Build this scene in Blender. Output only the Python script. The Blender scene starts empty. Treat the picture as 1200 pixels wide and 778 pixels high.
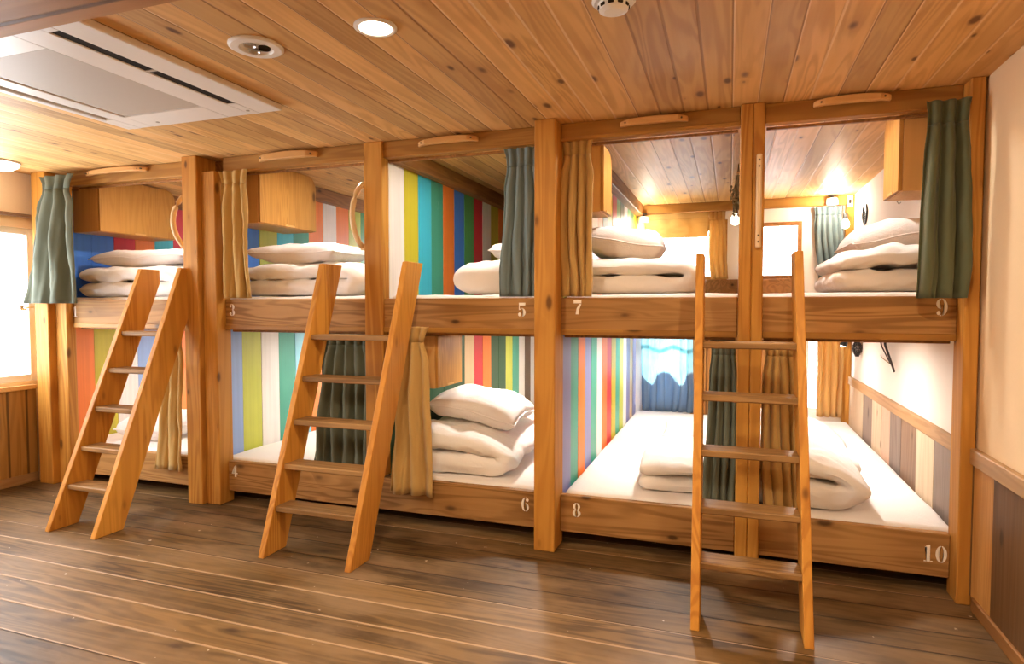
import bpy, bmesh, math, random
from mathutils import Vector, Matrix, noise
from math import sin, cos, pi, radians, sqrt
S = bpy.context.scene
COL = S.collection
random.seed(7)

# ------------------------------------------------------------------ materials
class NT:
    def __init__(s, name):
        s.m = bpy.data.materials.new(name); s.m.use_nodes = True
        s.t = s.m.node_tree; s.t.nodes.clear()
        s.out = s.n('ShaderNodeOutputMaterial')
    def n(s, typ, **kw):
        nd = s.t.nodes.new(typ)
        for k, v in kw.items(): setattr(nd, k, v)
        return nd
    def set(s, sock, v):
        if isinstance(v, bpy.types.NodeSocket): s.t.links.new(v, sock)
        elif v is not None:
            if isinstance(v, tuple) and len(v) == 3 and sock.type == 'RGBA': v = (*v, 1)
            sock.default_value = v
    def math(s, op, a, b=0.0, c=None, clamp=False):
        nd = s.n('ShaderNodeMath', operation=op, use_clamp=clamp)
        s.set(nd.inputs[0], a); s.set(nd.inputs[1], b)
        if c is not None: s.set(nd.inputs[2], c)
        return nd.outputs[0]
    def vmath(s, op, a, b):
        nd = s.n('ShaderNodeVectorMath', operation=op)
        s.set(nd.inputs[0], a); s.set(nd.inputs[1], b)
        return nd.outputs[0]
    def mix(s, fac, a, b, mode='MIX'):
        nd = s.n('ShaderNodeMix', data_type='RGBA', blend_type=mode)
        s.set(nd.inputs[0], fac); s.set(nd.inputs[6], a); s.set(nd.inputs[7], b)
        return nd.outputs[2]
    def noise(s, vec, scale, detail=3, rough=.5, dist=0):
        nd = s.n('ShaderNodeTexNoise')
        s.set(nd.inputs['Vector'], vec); nd.inputs['Scale'].default_value = scale
        nd.inputs['Detail'].default_value = detail; nd.inputs['Roughness'].default_value = rough
        nd.inputs['Distortion'].default_value = dist
        return nd.outputs[0]
    def ramp(s, fac, lo, hi, a=0., b=1.):
        nd = s.n('ShaderNodeMapRange', clamp=True, interpolation_type='SMOOTHSTEP')
        s.set(nd.inputs[0], fac); nd.inputs[1].default_value = lo; nd.inputs[2].default_value = hi
        nd.inputs[3].default_value = a; nd.inputs[4].default_value = b
        return nd.outputs[0]
    def bsdf(s, col, rough=.5, bump=None, bstr=.2, bdist=.005, spec=None, **kw):
        b = s.n('ShaderNodeBsdfPrincipled')
        s.set(b.inputs['Base Color'], col); s.set(b.inputs['Roughness'], rough)
        if spec is not None: b.inputs['Specular IOR Level'].default_value = spec
        for k, v in kw.items(): s.set(b.inputs[k], v)
        if bump is not None:
            bp = s.n('ShaderNodeBump'); bp.inputs['Strength'].default_value = bstr; bp.inputs['Distance'].default_value = bdist
            s.set(bp.inputs['Height'], bump); s.t.links.new(bp.outputs[0], b.inputs['Normal'])
        s.t.links.new(b.outputs[0], s.out.inputs[0])
        return b

def wood(name, light, dark, axis='z', plank=None, across=None, rough=.55, knots=.5, ring=.55, seam=None, var=.18,
         seam_w=.012, knotcol=None, rand=True, fine=.35, grain=1.0, offset=0.0, patch=None):
    """Timber: grain along AXIS; with PLANK, boards of that width across ACROSS, each with its own figure."""
    t = NT(name)
    tc = t.n('ShaderNodeTexCoord').outputs['Object']
    if rand:
        oi = t.n('ShaderNodeObjectInfo').outputs['Random']
        cmb = t.n('ShaderNodeCombineXYZ')
        for i in range(3): t.set(cmb.inputs[i], t.math('MULTIPLY', oi, (37.1, 61.3, 23.7)[i]))
        base = t.vmath('ADD', tc, cmb.outputs[0])
    else: base = tc
    bright = None; seam_mask = None
    if plank:
        sep = t.n('ShaderNodeSeparateXYZ'); t.set(sep.inputs[0], tc)
        u = t.math('DIVIDE', t.math('ADD', sep.outputs['xyz'.index(across)], offset), plank)
        idx = t.math('FLOOR', u); fr = t.math('SUBTRACT', u, idx)
        wn = t.n('ShaderNodeTexWhiteNoise', noise_dimensions='1D'); t.set(wn.inputs['W'], idx)
        c2 = t.n('ShaderNodeVectorMath', operation='SCALE'); t.set(c2.inputs[0], wn.outputs['Color']); c2.inputs['Scale'].default_value = 40
        base = t.vmath('ADD', base, c2.outputs[0])
        bright = wn.outputs['Value']
        edge = t.math('MINIMUM', fr, t.math('SUBTRACT', 1.0, fr))
        seam_mask = t.ramp(edge, seam_w / plank * .35, seam_w / plank, 1, 0)
    sc = [6.5 * grain] * 3; sc['xyz'.index(axis)] = .55 * grain
    v = t.vmath('MULTIPLY', base, tuple(sc))
    big = t.noise(v, 1.0, 2, .5, .6)
    rings = t.math('SINE', t.math('MULTIPLY', big, 60))
    rings = t.math('MULTIPLY', t.ramp(rings, -.8, 1.0), t.ramp(t.noise(v, .7, 2), .3, .7, .35, 1.))
    sc2 = [60.] * 3; sc2['xyz'.index(axis)] = 1.6
    fn = t.noise(t.vmath('MULTIPLY', base, tuple(sc2)), 1.0, 4, .6)
    fac = t.math('ADD', t.math('MULTIPLY', rings, ring), t.math('MULTIPLY', fn, fine))
    tone = t.noise(base, .9, 2)
    fac = t.math('ADD', fac, t.ramp(tone, .3, .7, -.15, .25), clamp=True)
    col = t.mix(fac, light, dark)
    if bright is not None:
        k = t.math('MULTIPLY_ADD', bright, 2 * var, 1 - var)
        kc = t.n('ShaderNodeCombineColor')
        for i in range(3): t.set(kc.inputs[i], k)
        col = t.mix(1.0, col, kc.outputs[0], 'MULTIPLY')
    if knots > 0:
        ks = [9.5] * 3; ks['xyz'.index(axis)] = 4.2
        vo = t.n('ShaderNodeTexVoronoi', feature='F1'); vo.inputs['Scale'].default_value = .85
        t.set(vo.inputs['Vector'], t.vmath('MULTIPLY', base, tuple(ks)))
        sc_ = t.n('ShaderNodeSeparateColor'); t.set(sc_.inputs[0], vo.outputs['Color'])
        pick = t.math('LESS_THAN', sc_.outputs[0], knots)
        size = t.math('MULTIPLY_ADD', sc_.outputs[1], .11, .07)
        kn = t.math('DIVIDE', vo.outputs['Distance'], size)
        km = t.math('MULTIPLY', t.ramp(kn, .45, 1.25, 1, 0), pick)
        kr = t.math('MULTIPLY', t.ramp(kn, 1.0, 2.8, .38, 0), pick)
        col = t.mix(kr, col, dark)
        col = t.mix(t.math('MULTIPLY', km, .92), col, knotcol or tuple(c * .32 for c in dark))
    if patch is not None:
        pn = t.noise(t.vmath('MULTIPLY', tc, (1.2, 2.6, 1.)), 1.3, 5, .62)
        col = t.mix(t.ramp(pn, .42, .68, 0, .7), col, patch)
        sp = t.noise(tc, 22., 2, .5)
        col = t.mix(t.ramp(sp, .735, .78), col, (.62, .52, .40))
    if seam_mask is not None:
        if isinstance(seam, dict):   # some joints filled light, others dark
            alt = t.math('GREATER_THAN', bright, seam['share'])
            sc3 = t.mix(alt, seam['a'], seam['b'])
        else: sc3 = seam or tuple(c * .25 for c in dark)
        col = t.mix(t.math('MULTIPLY', seam_mask, .8), col, sc3)
    h = t.math('SUBTRACT', t.math('MULTIPLY', fn, .4), t.math('MULTIPLY', seam_mask, 2.0)) if seam_mask is not None else fn
    rg = t.math('MULTIPLY_ADD', fn, .18, rough - .08)
    t.bsdf(col, rg, h, .3, .004, spec=.25)
    return t.m

def plain(name, col, rough=.5, metal=0., bump=0., scale=40., var=.06, spec=.5):
    t = NT(name); tc = t.n('ShaderNodeTexCoord').outputs['Object']
    nz = t.noise(tc, scale, 4)
    c = t.mix(t.math('MULTIPLY', nz, var * 2), col, tuple(x * .55 for x in col))
    t.bsdf(c, rough, nz if bump else None, bump, .003, spec=spec, Metallic=metal)
    return t.m

def paint(name, col):
    t = NT(name); tc = t.n('ShaderNodeTexCoord').outputs['Object']
    st = t.noise(t.vmath('MULTIPLY', tc, (40, 40, 1.3)), 1., 4, .6)
    bl = t.noise(tc, 2.2, 3)
    wear = t.ramp(t.noise(t.vmath('MULTIPLY', tc, (18, 18, 5)), 1., 3, .7), .68, .78, 0, .45)
    c = t.mix(t.ramp(st, .25, .75, 0, .35), col, tuple(x * .62 for x in col))
    c = t.mix(t.ramp(bl, .35, .7, 0, .25), c, tuple(min(1, x * 1.25 + .03) for x in col))
    c = t.mix(wear, c, tuple(min(1, x * .6 + .3) for x in col))
    t.bsdf(c, .42, st, .15, .003, spec=.45)
    return t.m

def cloth(name, col, rough=.85, trans=0., weave=420., fine=.12, crease=0.):
    t = NT(name); tc = t.n('ShaderNodeTexCoord').outputs['Object']
    nz = t.noise(tc, weave, 2); lo = t.noise(tc, 5., 4, .55)
    c = t.mix(t.math('MULTIPLY', nz, fine * 2), col, tuple(x * .6 for x in col))
    c = t.mix(t.ramp(lo, .35, .7, 0, fine), c, tuple(min(1, x * 1.2) for x in col))
    b = t.bsdf(c, rough, t.math('ADD', t.math('MULTIPLY', nz, .3), t.math('MULTIPLY', t.noise(tc, 13., 4, .6, .9), crease * 2)), .5, .012 if crease else .002, spec=.2)
    b.inputs['Sheen Weight'].default_value = .15
    if trans:
        tr = t.n('ShaderNodeBsdfTranslucent'); t.set(tr.inputs[0], c)
        mx = t.n('ShaderNodeMixShader'); mx.inputs[0].default_value = trans
        t.t.links.new(b.outputs[0], mx.inputs[1]); t.t.links.new(tr.outputs[0], mx.inputs[2])
        t.t.links.new(mx.outputs[0], t.out.inputs[0])
    return t.m

def glow(name, col, strength):
    t = NT(name); e = t.n('ShaderNodeEmission'); t.set(e.inputs[0], col); e.inputs[1].default_value = strength
    t.t.links.new(e.outputs[0], t.out.inputs[0]); return t.m

def glass():
    t = NT('window_glass')
    g = t.n('ShaderNodeBsdfGlossy'); g.inputs['Roughness'].default_value = .02
    tr = t.n('ShaderNodeBsdfTransparent'); mx = t.n('ShaderNodeMixShader')
    mx.inputs[0].default_value = .05
    t.t.links.new(tr.outputs[0], mx.inputs[1]); t.t.links.new(g.outputs[0], mx.inputs[2]); t.t.links.new(mx.outputs[0], t.out.inputs[0])
    return t.m

M = {}
M['ceil'] = wood('cedar_ceiling', (.72, .435, .165), (.45, .225, .065), 'y', .115, 'x', .5, .8, .5, seam={'share': .5, 'a': (.26, .12, .035), 'b': (.80, .56, .30)}, var=.2, rand=False, knotcol=(.10, .035, .01), fine=.3, seam_w=.007)
M['soffit'] = wood('soffit_boards', (.52, .27, .085), (.30, .135, .035), 'x', .15, 'y', .5, .4, .5, var=.15, rand=False)
M['floor'] = wood('floor_boards', (.215, .122, .044), (.055, .028, .009), 'x', .175, 'y', .46, .5, .6, seam={'share': .45, 'a': (.03, .014, .006), 'b': (.46, .30, .17)}, var=.35, seam_w=.008, rand=False, knotcol=(.03, .012, .005), fine=.5, patch=(.25, .155, .08), offset=.05)
M['post'] = wood('post_timber', (.60, .295, .055), (.36, .14, .02), 'z', rough=.58, knots=.85, ring=.55, fine=.45)
M['rail'] = wood('rail_timber', (.47, .25, .085), (.19, .085, .022), 'x', rough=.62, knots=.8, ring=.6, grain=1.2)
M['beam'] = wood('beam_timber', (.43, .215, .047), (.24, .10, .018), 'x', rough=.5, knots=.35, ring=.55)
M['beam_y'] = wood('plate_timber', (.33, .15, .045), (.16, .065, .016), 'y', rough=.55, knots=.3)
M['lad'] = wood('ladder_timber', (.66, .315, .052), (.40, .15, .02), 'z', rough=.5, knots=.75, ring=.5, fine=.42)
M['tread'] = wood('tread_timber', (.40, .23, .09), (.18, .09, .03), 'x', rough=.55, knots=.4, ring=.6, fine=.6)
M['handle'] = wood('handle_timber', (.70, .40, .15), (.50, .24, .07), 'x', rough=.4, knots=0, ring=.3)
M['bow'] = wood('bow_timber', (.80, .60, .36), (.60, .38, .17), 'z', rough=.4, knots=0, ring=.3)
M['cab'] = wood('cabinet_plywood', (.56, .285, .068), (.36, .155, .03), 'z', rough=.42, knots=.25, ring=.55, grain=1.6)
M['cabedge'] = wood('cabinet_edge', (.72, .42, .15), (.55, .28, .08), 'z', rough=.42, knots=0, ring=.3)
M['panel'] = wood('panel_timber', (.50, .22, .05), (.30, .11, .02), 'z', .2, 'x', .5, .3, .5, var=.1)
M['part'] = wood('partition_timber', (.40, .185, .05), (.22, .085, .02), 'z', .2, 'y', .5, .3, .5, var=.1)
M['dim'] = wood('platform_timber', (.40, .22, .09), (.24, .11, .04), 'y', .12, 'x', .6, .3, .5)
M['plaster'] = plain('warm_plaster', (.80, .60, .37), .8, bump=.15, scale=90., var=.05)
M['white_wall'] = plain('white_plaster', (.82, .78, .72), .8, bump=.15, scale=90., var=.04)
M['wain'] = [wood('wainscot_' + n, l, d, 'z', rough=.5, knots=.25, ring=.5, rand=False) for n, l, d in (
    ('amber', (.58, .30, .09), (.40, .18, .045)), ('brown', (.16, .078, .028), (.085, .04, .014)),
    ('pale', (.68, .55, .40), (.50, .37, .24)), ('grey', (.26, .20, .17), (.16, .115, .09)),
    ('blush', (.66, .48, .36), (.50, .33, .22)), ('umber', (.27, .17, .11), (.15, .085, .05)))]
M['cap'] = wood('dado_cap', (.44, .26, .12), (.27, .14, .055), 'y', rough=.45, knots=0, ring=.4)
M['wain_l'] = wood('left_wainscot', (.52, .27, .07), (.30, .135, .03), 'z', .13, 'y', .45, .4, .5, rand=False)
M['white'] = plain('white_plastic', (.80, .77, .72), .4, var=.03)
M['grey'] = plain('grey_plastic', (.50, .44, .37), .5, var=.05)
M['dark'] = plain('dark_plastic', (.03, .022, .016), .9, spec=.05)
M['black'] = plain('black_metal', (.012, .01, .01), .4)
M['steel'] = plain('steel', (.55, .53, .5), .3, metal=1.)
M['screw'] = plain('screw_heads', (.12, .07, .03), .4)
M['num'] = plain('number_paint', (.95, .88, .78), .6, var=.08)
M['linen'] = cloth('white_linen', (.87, .84, .82), .9, weave=700., fine=.03, crease=.5)
M['sheet'] = cloth('white_sheet', (.87, .83, .81), .9, weave=700., fine=.03, crease=.4)
M['pill'] = cloth('pillow_case', (.87, .82, .80), .9, weave=700., fine=.03, crease=.5)
M['green'] = cloth('grey_green_cloth', (.12, .135, .10), .9)
M['slate'] = cloth('slate_blue_cloth', (.17, .225, .235), .9)
M['olive'] = cloth('dark_green_cloth', (.105, .115, .06), .9)
M['tan'] = cloth('tan_cloth', (.52, .33, .115), .9)
def printed():
    t = NT('sheer_printed_cloth'); tc = t.n('ShaderNodeTexCoord').outputs['Object']
    sp = t.n('ShaderNodeSeparateXYZ'); t.set(sp.inputs[0], tc); x, z = sp.outputs[0], sp.outputs[2]
    hill = t.math('MULTIPLY_ADD', t.math('ABSOLUTE', t.math('SINE', t.math('MULTIPLY', t.math('MULTIPLY_ADD', t.noise(tc, 4., 2), .3, x), 12.))), .13, -.60)
    k1 = t.ramp(t.math('SUBTRACT', hill, z), -.015, .02)
    wv = t.math('MULTIPLY_ADD', t.math('SINE', t.math('MULTIPLY', x, 24.)), .022, -.25)
    k2 = t.ramp(t.math('ABSOLUTE', t.math('SUBTRACT', z, wv)), .006, .03, 1, 0)
    c = t.mix(t.ramp(t.noise(tc, 6., 3), .3, .7, 0, .6), (.62, .82, .86), (.42, .70, .78))
    c = t.mix(t.math('MULTIPLY', k2, .7), c, (.16, .42, .46)); c = t.mix(k1, c, (.20, .27, .36))
    b = t.bsdf(c, .9, spec=.2); tr = t.n('ShaderNodeBsdfTranslucent'); t.set(tr.inputs[0], c); mx = t.n('ShaderNodeMixShader'); mx.inputs[0].default_value = .55
    t.t.links.new(b.outputs[0], mx.inputs[1]); t.t.links.new(tr.outputs[0], mx.inputs[2]); t.t.links.new(mx.outputs[0], t.out.inputs[0])
    return t.m
M['blue_b'] = printed()
M['tan_b'] = cloth('sheer_tan_cloth', (.62, .40, .16), .9, trans=.45)
M['teal'] = cloth('blue_green_cloth', (.10, .14, .15), .9)
M['dry'] = plain('dried_stems', (.24, .17, .08), .9)
M['twig'] = plain('dark_twig', (.03, .022, .02), .8)
M['lens'] = glow('lit_lens', (1, .86, .66), 14.)
M['bulb'] = glow('lit_bulb', (1, .86, .66), 6.)
M['dome'] = glow('added_dome_diffuser', (1, .93, .84), 4.)
M['glass'] = glass()
PC = dict(blue=(.06, .22, .74), red=(.62, .03, .05), orange=(.86, .22, .035), cyan=(.05, .48, .66), olive=(.56, .48, .035), white=(.84, .78, .75),
          green=(.05, .25, .07), teal=(.06, .33, .23), deep=(.03, .085, .04), cream=(.70, .52, .30), brown=(.13, .065, .03), violet=(.22, .22, .42),
          sky=(.30, .66, .80), lime=(.50, .53, .07), navy=(.03, .10, .5), grass=(.08, .33, .10), pale=(.28, .40, .70))
for k, v in PC.items(): M['p_' + k] = paint('paint_' + k, v)

# ------------------------------------------------------------------ mesh helpers
def link(name, bm, mats, parent=None, smooth=False, kind=None, loc=None):
    me = bpy.data.meshes.new(name); bmesh.ops.recalc_face_normals(bm, faces=bm.faces[:]); bm.to_mesh(me); bm.free()
    for m in (mats if isinstance(mats, list) else [mats]): me.materials.append(m)
    if smooth:
        for p in me.polygons: p.use_smooth = True
    o = bpy.data.objects.new(name, me); COL.objects.link(o)
    if parent: o.parent = parent
    if kind: o['kind'] = kind
    if loc: o.location = loc
    return o
def tag(o, label, cat, group=None):
    o['label'] = label; o['category'] = cat
    if group: o['group'] = group
    return o
def thing(name, label, cat, loc=(0, 0, 0), group=None, rz=0):
    o = bpy.data.objects.new(name, None); COL.objects.link(o); o.location = loc; o.rotation_euler = (0, 0, rz)
    o.empty_display_size = .1
    return tag(o, label, cat, group)
def box(bm, x0, x1, y0, y1, z0, z1, bev=0., mat=0, seg=1):
    if x0 > x1: x0, x1 = x1, x0
    if y0 > y1: y0, y1 = y1, y0
    if z0 > z1: z0, z1 = z1, z0
    tb = bmesh.new()
    r = bmesh.ops.create_cube(tb, size=1)
    for v in tb.verts: v.co = Vector(((x0 + x1) / 2 + v.co.x * (x1 - x0), (y0 + y1) / 2 + v.co.y * (y1 - y0), (z0 + z1) / 2 + v.co.z * (z1 - z0)))
    if bev: bmesh.ops.bevel(tb, geom=tb.edges[:] + tb.verts[:], offset=min(bev, (x1 - x0) * .4, (y1 - y0) * .4, (z1 - z0) * .4), segments=seg, affect='EDGES', profile=.6)
    for f in tb.faces: f.material_index = mat
    me = bpy.data.meshes.new('t'); tb.to_mesh(me); tb.free(); bm.from_mesh(me); bpy.data.meshes.remove(me)
    return bm
def B(*a, **k): return box(bmesh.new(), *a, **k)
def tube(bm, pts, r, n=8, r1=None, mat=0):
    pts = [Vector(p) for p in pts]; rings = []
    for i, p in enumerate(pts):
        d = (pts[min(i + 1, len(pts) - 1)] - pts[max(i - 1, 0)]).normalized()
        a = d.cross(Vector((0, 0, 1)) if abs(d.z) < .9 else Vector((1, 0, 0))).normalized(); b = d.cross(a)
        rr = r if r1 is None else r + (r1 - r) * i / (len(pts) - 1)
        rings.append([bm.verts.new(p + (a * cos(2 * pi * k / n) + b * sin(2 * pi * k / n)) * rr) for k in range(n)])
    fs = []
    for i in range(len(rings) - 1):
        for k in range(n): fs.append(bm.faces.new((rings[i][k], rings[i][(k + 1) % n], rings[i + 1][(k + 1) % n], rings[i + 1][k])))
    fs.append(bm.faces.new(rings[0][::-1])); fs.append(bm.faces.new(rings[-1]))
    for f in fs: f.material_index = mat
    return bm
def lathe(bm, prof, n=32, c=(0, 0, 0), mat=0):
    rings = []
    for r, z in prof:
        rings.append([bm.verts.new((c[0] + max(r, 1e-4) * cos(2 * pi * k / n), c[1] + max(r, 1e-4) * sin(2 * pi * k / n), c[2] + z)) for k in range(n)])
    for i in range(len(rings) - 1):
        for k in range(n):
            f = bm.faces.new((rings[i][k], rings[i][(k + 1) % n], rings[i + 1][(k + 1) % n], rings[i + 1][k])); f.material_index = mat
    bmesh.ops.remove_doubles(bm, verts=bm.verts[:], dist=2e-4)
    return bm
def prism(bm, poly, axis, a, b, mat=0):
    """POLY extruded from A to B along AXIS; poly points are the two remaining coordinates in order."""
    def P(p, h):
        l = list(p); l.insert('xyz'.index(axis), h); return bm.verts.new(l)
    va = [P(p, a) for p in poly]; vb = [P(p, b) for p in poly]; n = len(poly); fs = []
    fs.append(bm.faces.new(va)); fs.append(bm.faces.new(vb[::-1]))
    for i in range(n): fs.append(bm.faces.new((va[i], vb[i], vb[(i + 1) % n], va[(i + 1) % n])))
    for f in fs: f.material_index = mat
    return bm
def bev_mod(o, w=.004, seg=2):
    m = o.modifiers.new('b', 'BEVEL'); m.width = w; m.segments = seg; m.limit_method = 'ANGLE'; return o

# ------------------------------------------------------------------ room shell
XL, XR, YB, YF, H = -4.95, 1.03, 2.95, -4.7, 2.30
link('floor', B(XL - .1, XR + .1, YF - .1, YB + .1, -.06, 0), M['floor'], kind='structure')
link('ceiling', B(XL - .1, XR + .1, YF - .1, YB + .1, H, H + .08), M['ceil'], kind='structure')
def wall(name, axis, p0, p1, u0, u1, z0, z1, holes, mat):
    """A wall slab between P0..P1 on AXIS with rectangular openings (u0,u1,z0,z1)."""
    bm = bmesh.new()
    us = sorted({u0, u1, *[h[0] for h in holes], *[h[1] for h in holes]}); zs = sorted({z0, z1, *[h[2] for h in holes], *[h[3] for h in holes]})
    for i in range(len(us) - 1):
        for j in range(len(zs) - 1):
            cu, cz = (us[i] + us[i + 1]) / 2, (zs[j] + zs[j + 1]) / 2
            if any(h[0] < cu < h[1] and h[2] < cz < h[3] for h in holes): continue
            if axis == 'x': box(bm, p0, p1, us[i], us[i + 1], zs[j], zs[j + 1])
            else: box(bm, us[i], us[i + 1], p0, p1, zs[j], zs[j + 1])
    return link(name, bm, mat, kind='structure')
WL = (-2.75, -.02, .76, 1.90)
wl = wall('wall_left', 'x', XL - .1, XL, YF - .1, YB + .1, 0, H, [WL], M['plaster'])
wall('wall_front', 'y', YF - .1, YF, XL - .1, XR + .1, 0, H, [], M['plaster'])
wr = wall('wall_right', 'x', XR, XR + .1, YF - .1, YB + .1, 0, H, [], M['plaster'])
BH = [(-.80, -.03, 1.57, 2.14), (.12, .61, 1.57, 2.09), (-.80, -.35, .36, 1.14), (.66, .955, .36, 1.14),
      (-4.5, -3.5, 1.57, 2.09), (-4.5, -3.5, .36, 1.14), (-3.1, -2.2, 1.57, 2.09), (-3.1, -2.2, .36, 1.14)]
wb = wall('wall_back', 'y', YB, YB + .1, XL - .1, XR + .1, 0, H, BH, M['white_wall'])

# left wall: wainscot, window
link('wainscot', B(XL, XL + .018, YF, -.06, .07, .70, bev=.002), M['wain_l'], parent=wl)
link('wainscot_cap', B(XL, XL + .035, YF, -.06, .70, .735, bev=.004), M['handle'], parent=wl)
link('curtain_rail', B(XL, XL + .03, -2.9, -.06, 1.975, 2.0, bev=.004), plain('rail_brown', (.25, .14, .08), .5), parent=wl)
link('baseboard_left', B(XL, XL + .022, YF, -.06, 0, .07, bev=.004), M['cap'], kind='structure')
def window(n, axis, plane, u0, u1, z0, z1, fmat, fw=.045, mull=(), inside=1, depth=.05, pos=.03):
    """Frame, sash bars and pane set in an opening; INSIDE is the side of PLANE the room lies on."""
    root = bpy.data.objects.new('window_%d' % n, None); COL.objects.link(root); root['kind'] = 'structure'
    c = ((plane, (u0 + u1) / 2, z0) if axis == 'x' else ((u0 + u1) / 2, plane, z0)); root.location = c
    bm = bmesh.new()
    d0, d1 = plane - inside * pos, plane - inside * (pos + depth)
    def bx(a, b, c_, d, e0=d0, e1=d1, bb=bm, bev=.003):
        if axis == 'x': box(bb, e0 - c[0], e1 - c[0], a - c[1], b - c[1], c_ - c[2], d - c[2], bev=bev)
        else: box(bb, a - c[0], b - c[0], e0 - c[1], e1 - c[1], c_ - c[2], d - c[2], bev=bev)
    bx(u0, u0 + fw, z0, z1); bx(u1 - fw, u1, z0, z1); bx(u0 + fw, u1 - fw, z0, z0 + fw); bx(u0 + fw, u1 - fw, z1 - fw, z1)
    for m_ in mull: bx(m_ - fw * .5, m_ + fw * .5, z0 + fw, z1 - fw)
    link('window_frame', bm, fmat, parent=root)
    gm = bmesh.new(); mid = (d0 + d1) / 2
    bx(u0 + fw * .8, u1 - fw * .8, z0 + fw * .8, z1 - fw * .8, mid - .003, mid + .003, gm, 0)
    link('pane', gm, M['glass'], parent=root)
    return root
w1 = window(1, 'x', XL, WL[0], WL[1], WL[2], WL[3], M['white'], .05, (-1.385,), 1, .05, .02)
bm = B(XL - 1e-9 - XL, .022, -.14 + 1.385, -.10 + 1.385, .53, .57, bev=.004); tube(bm, [(.02, -.12 + 1.385, .55), (.045, -.12 + 1.385, .55), (.05, -.03 + 1.385, .555)], .007)
for v in bm.verts: v.co.x -= .02
link('window_handle', bm, M['steel'], parent=w1)
window(2, 'y', YB, -.80, -.03, 1.57, 2.14, M['beam'], .035, (), -1, .05, .02)
window(3, 'y', YB, .12, .61, 1.57, 2.09, M['beam_y'], .035, (), -1, .06, -.012)
window(4, 'y', YB, -.80, -.35, .36, 1.14, M['white'], .03, (), -1, .05, .02)
window(5, 'y', YB, .66, .955, .36, 1.14, M['white'], .03, (), -1, .05, .02)
for i_, h_ in enumerate(BH[4:]): window(6 + i_, 'y', YB, *h_, M['white'], .03, (), -1, .05, .02)

# right wall: boards below a dado cap, white plaster inside the bunk
edges = [2.92, 2.62, 2.29, 1.95, 1.64, 1.40, 1.12, .78, .46, .08, -.10, -.32, -.72, -1.1, -1.5, -1.9, -2.4, -3.0, -3.6, -4.2, YF]
cols = [2, 2, 3, 2, 4, 3, 5, 2, 3, 1, 0, 1, 1, 0, 1, 5, 0, 1, 0, 1]
bm = bmesh.new()
for i in range(len(cols)): box(bm, XR - .016 - .002 * (i % 2), XR, edges[i + 1] + .001, edges[i] - .001, .05, .63, bev=.0015, mat=cols[i])
link('wainscot', bm, M['wain'], parent=wr)
link('wainscot_cap', B(XR - .03, XR, YF, 2.93, .63, .70, bev=.004), M['cap'], parent=wr)
link('bunk_wall_face', B(XR - .006, XR, .10, 2.95, .70, H), M['white_wall'], parent=wr)
link('baseboard_right', B(XR - .028, XR, YF, -.14, 0, .06, bev=.004), M['beam_y'], kind='structure')
# back wall dressing
link('wall_header', B(-.93, 1.0, YB - .05, YB, 2.215, 2.30, bev=.004), M['beam'], parent=wb)
link('window_board', B(-.80, .62, YB - .06, YB, 1.40, 1.57, bev=.004), M['beam_y'], parent=wb)
link('back_panel', B(-.35, .64, YB - .025, YB, .28, 1.17, bev=.003), M['panel'], parent=wb)
link('corner_post', B(.955, XR - .007, YB - .055, YB, 0, H, bev=.004), M['post'], parent=wb)
# soffit beam over the near side of the room
link('trim_1', B(XL, XR, -3.05, -2.04, 2.10, H, bev=.004), M['soffit'], kind='structure')

# ------------------------------------------------------------------ the bunk frame
bunk = thing('bunk_bed', 'long two-tier built-in timber bunk frame with numbered rails and striped partitions', 'bunk bed', (0, 0, 0))
PX = [-4.75, -3.31, -2.05, -.92, .095, .98]            # post centres
# posts: (x0,x1,y0,y1,z0,z1) boards
def post(*bs, z0=0):
    bm = bmesh.new()
    for b in bs: box(bm, *b, bev=.005)
    return link('post', bm, M['post'], parent=bunk)
post((-4.86, -4.72, -.10, .02, 0, H), (-4.718, -4.60, -.05, .02, 0, 2.2))
post((-3.415, -3.290, -.11, .06, 0, H), (-3.288, -3.175, -.075, .05, 0, 2.2))
post((-2.09, -1.965, -.02, .06, .285, H))
post((-.985, -.87, -.12, .06, 0, H))
post((.038, .096, -.035, .07, .02, H), (.0975, .150, -.035, .07, .02, H))
post((.964, 1.020, -.09, .04, 0, H))
BAY = [(-4.60, -3.415), (-3.175, -2.06), (-2.0, -.985), (-.87, .038), (.15, .964)]
for i, (a, b) in enumerate(BAY):
    a2, b2 = (a, b)
    if i == 1: b2 = -2.03
    if i == 2: a2 = -2.028
    bb = bmesh.new(); box(bb, a2, b2, .0, .06, 2.205, H, bev=.004)
    if i == 3: box(bb, a2, b2, -.012, -.0005, 2.205, 2.225, bev=.003)
    link('header_beam', bb, M['beam'], parent=bunk)
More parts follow.
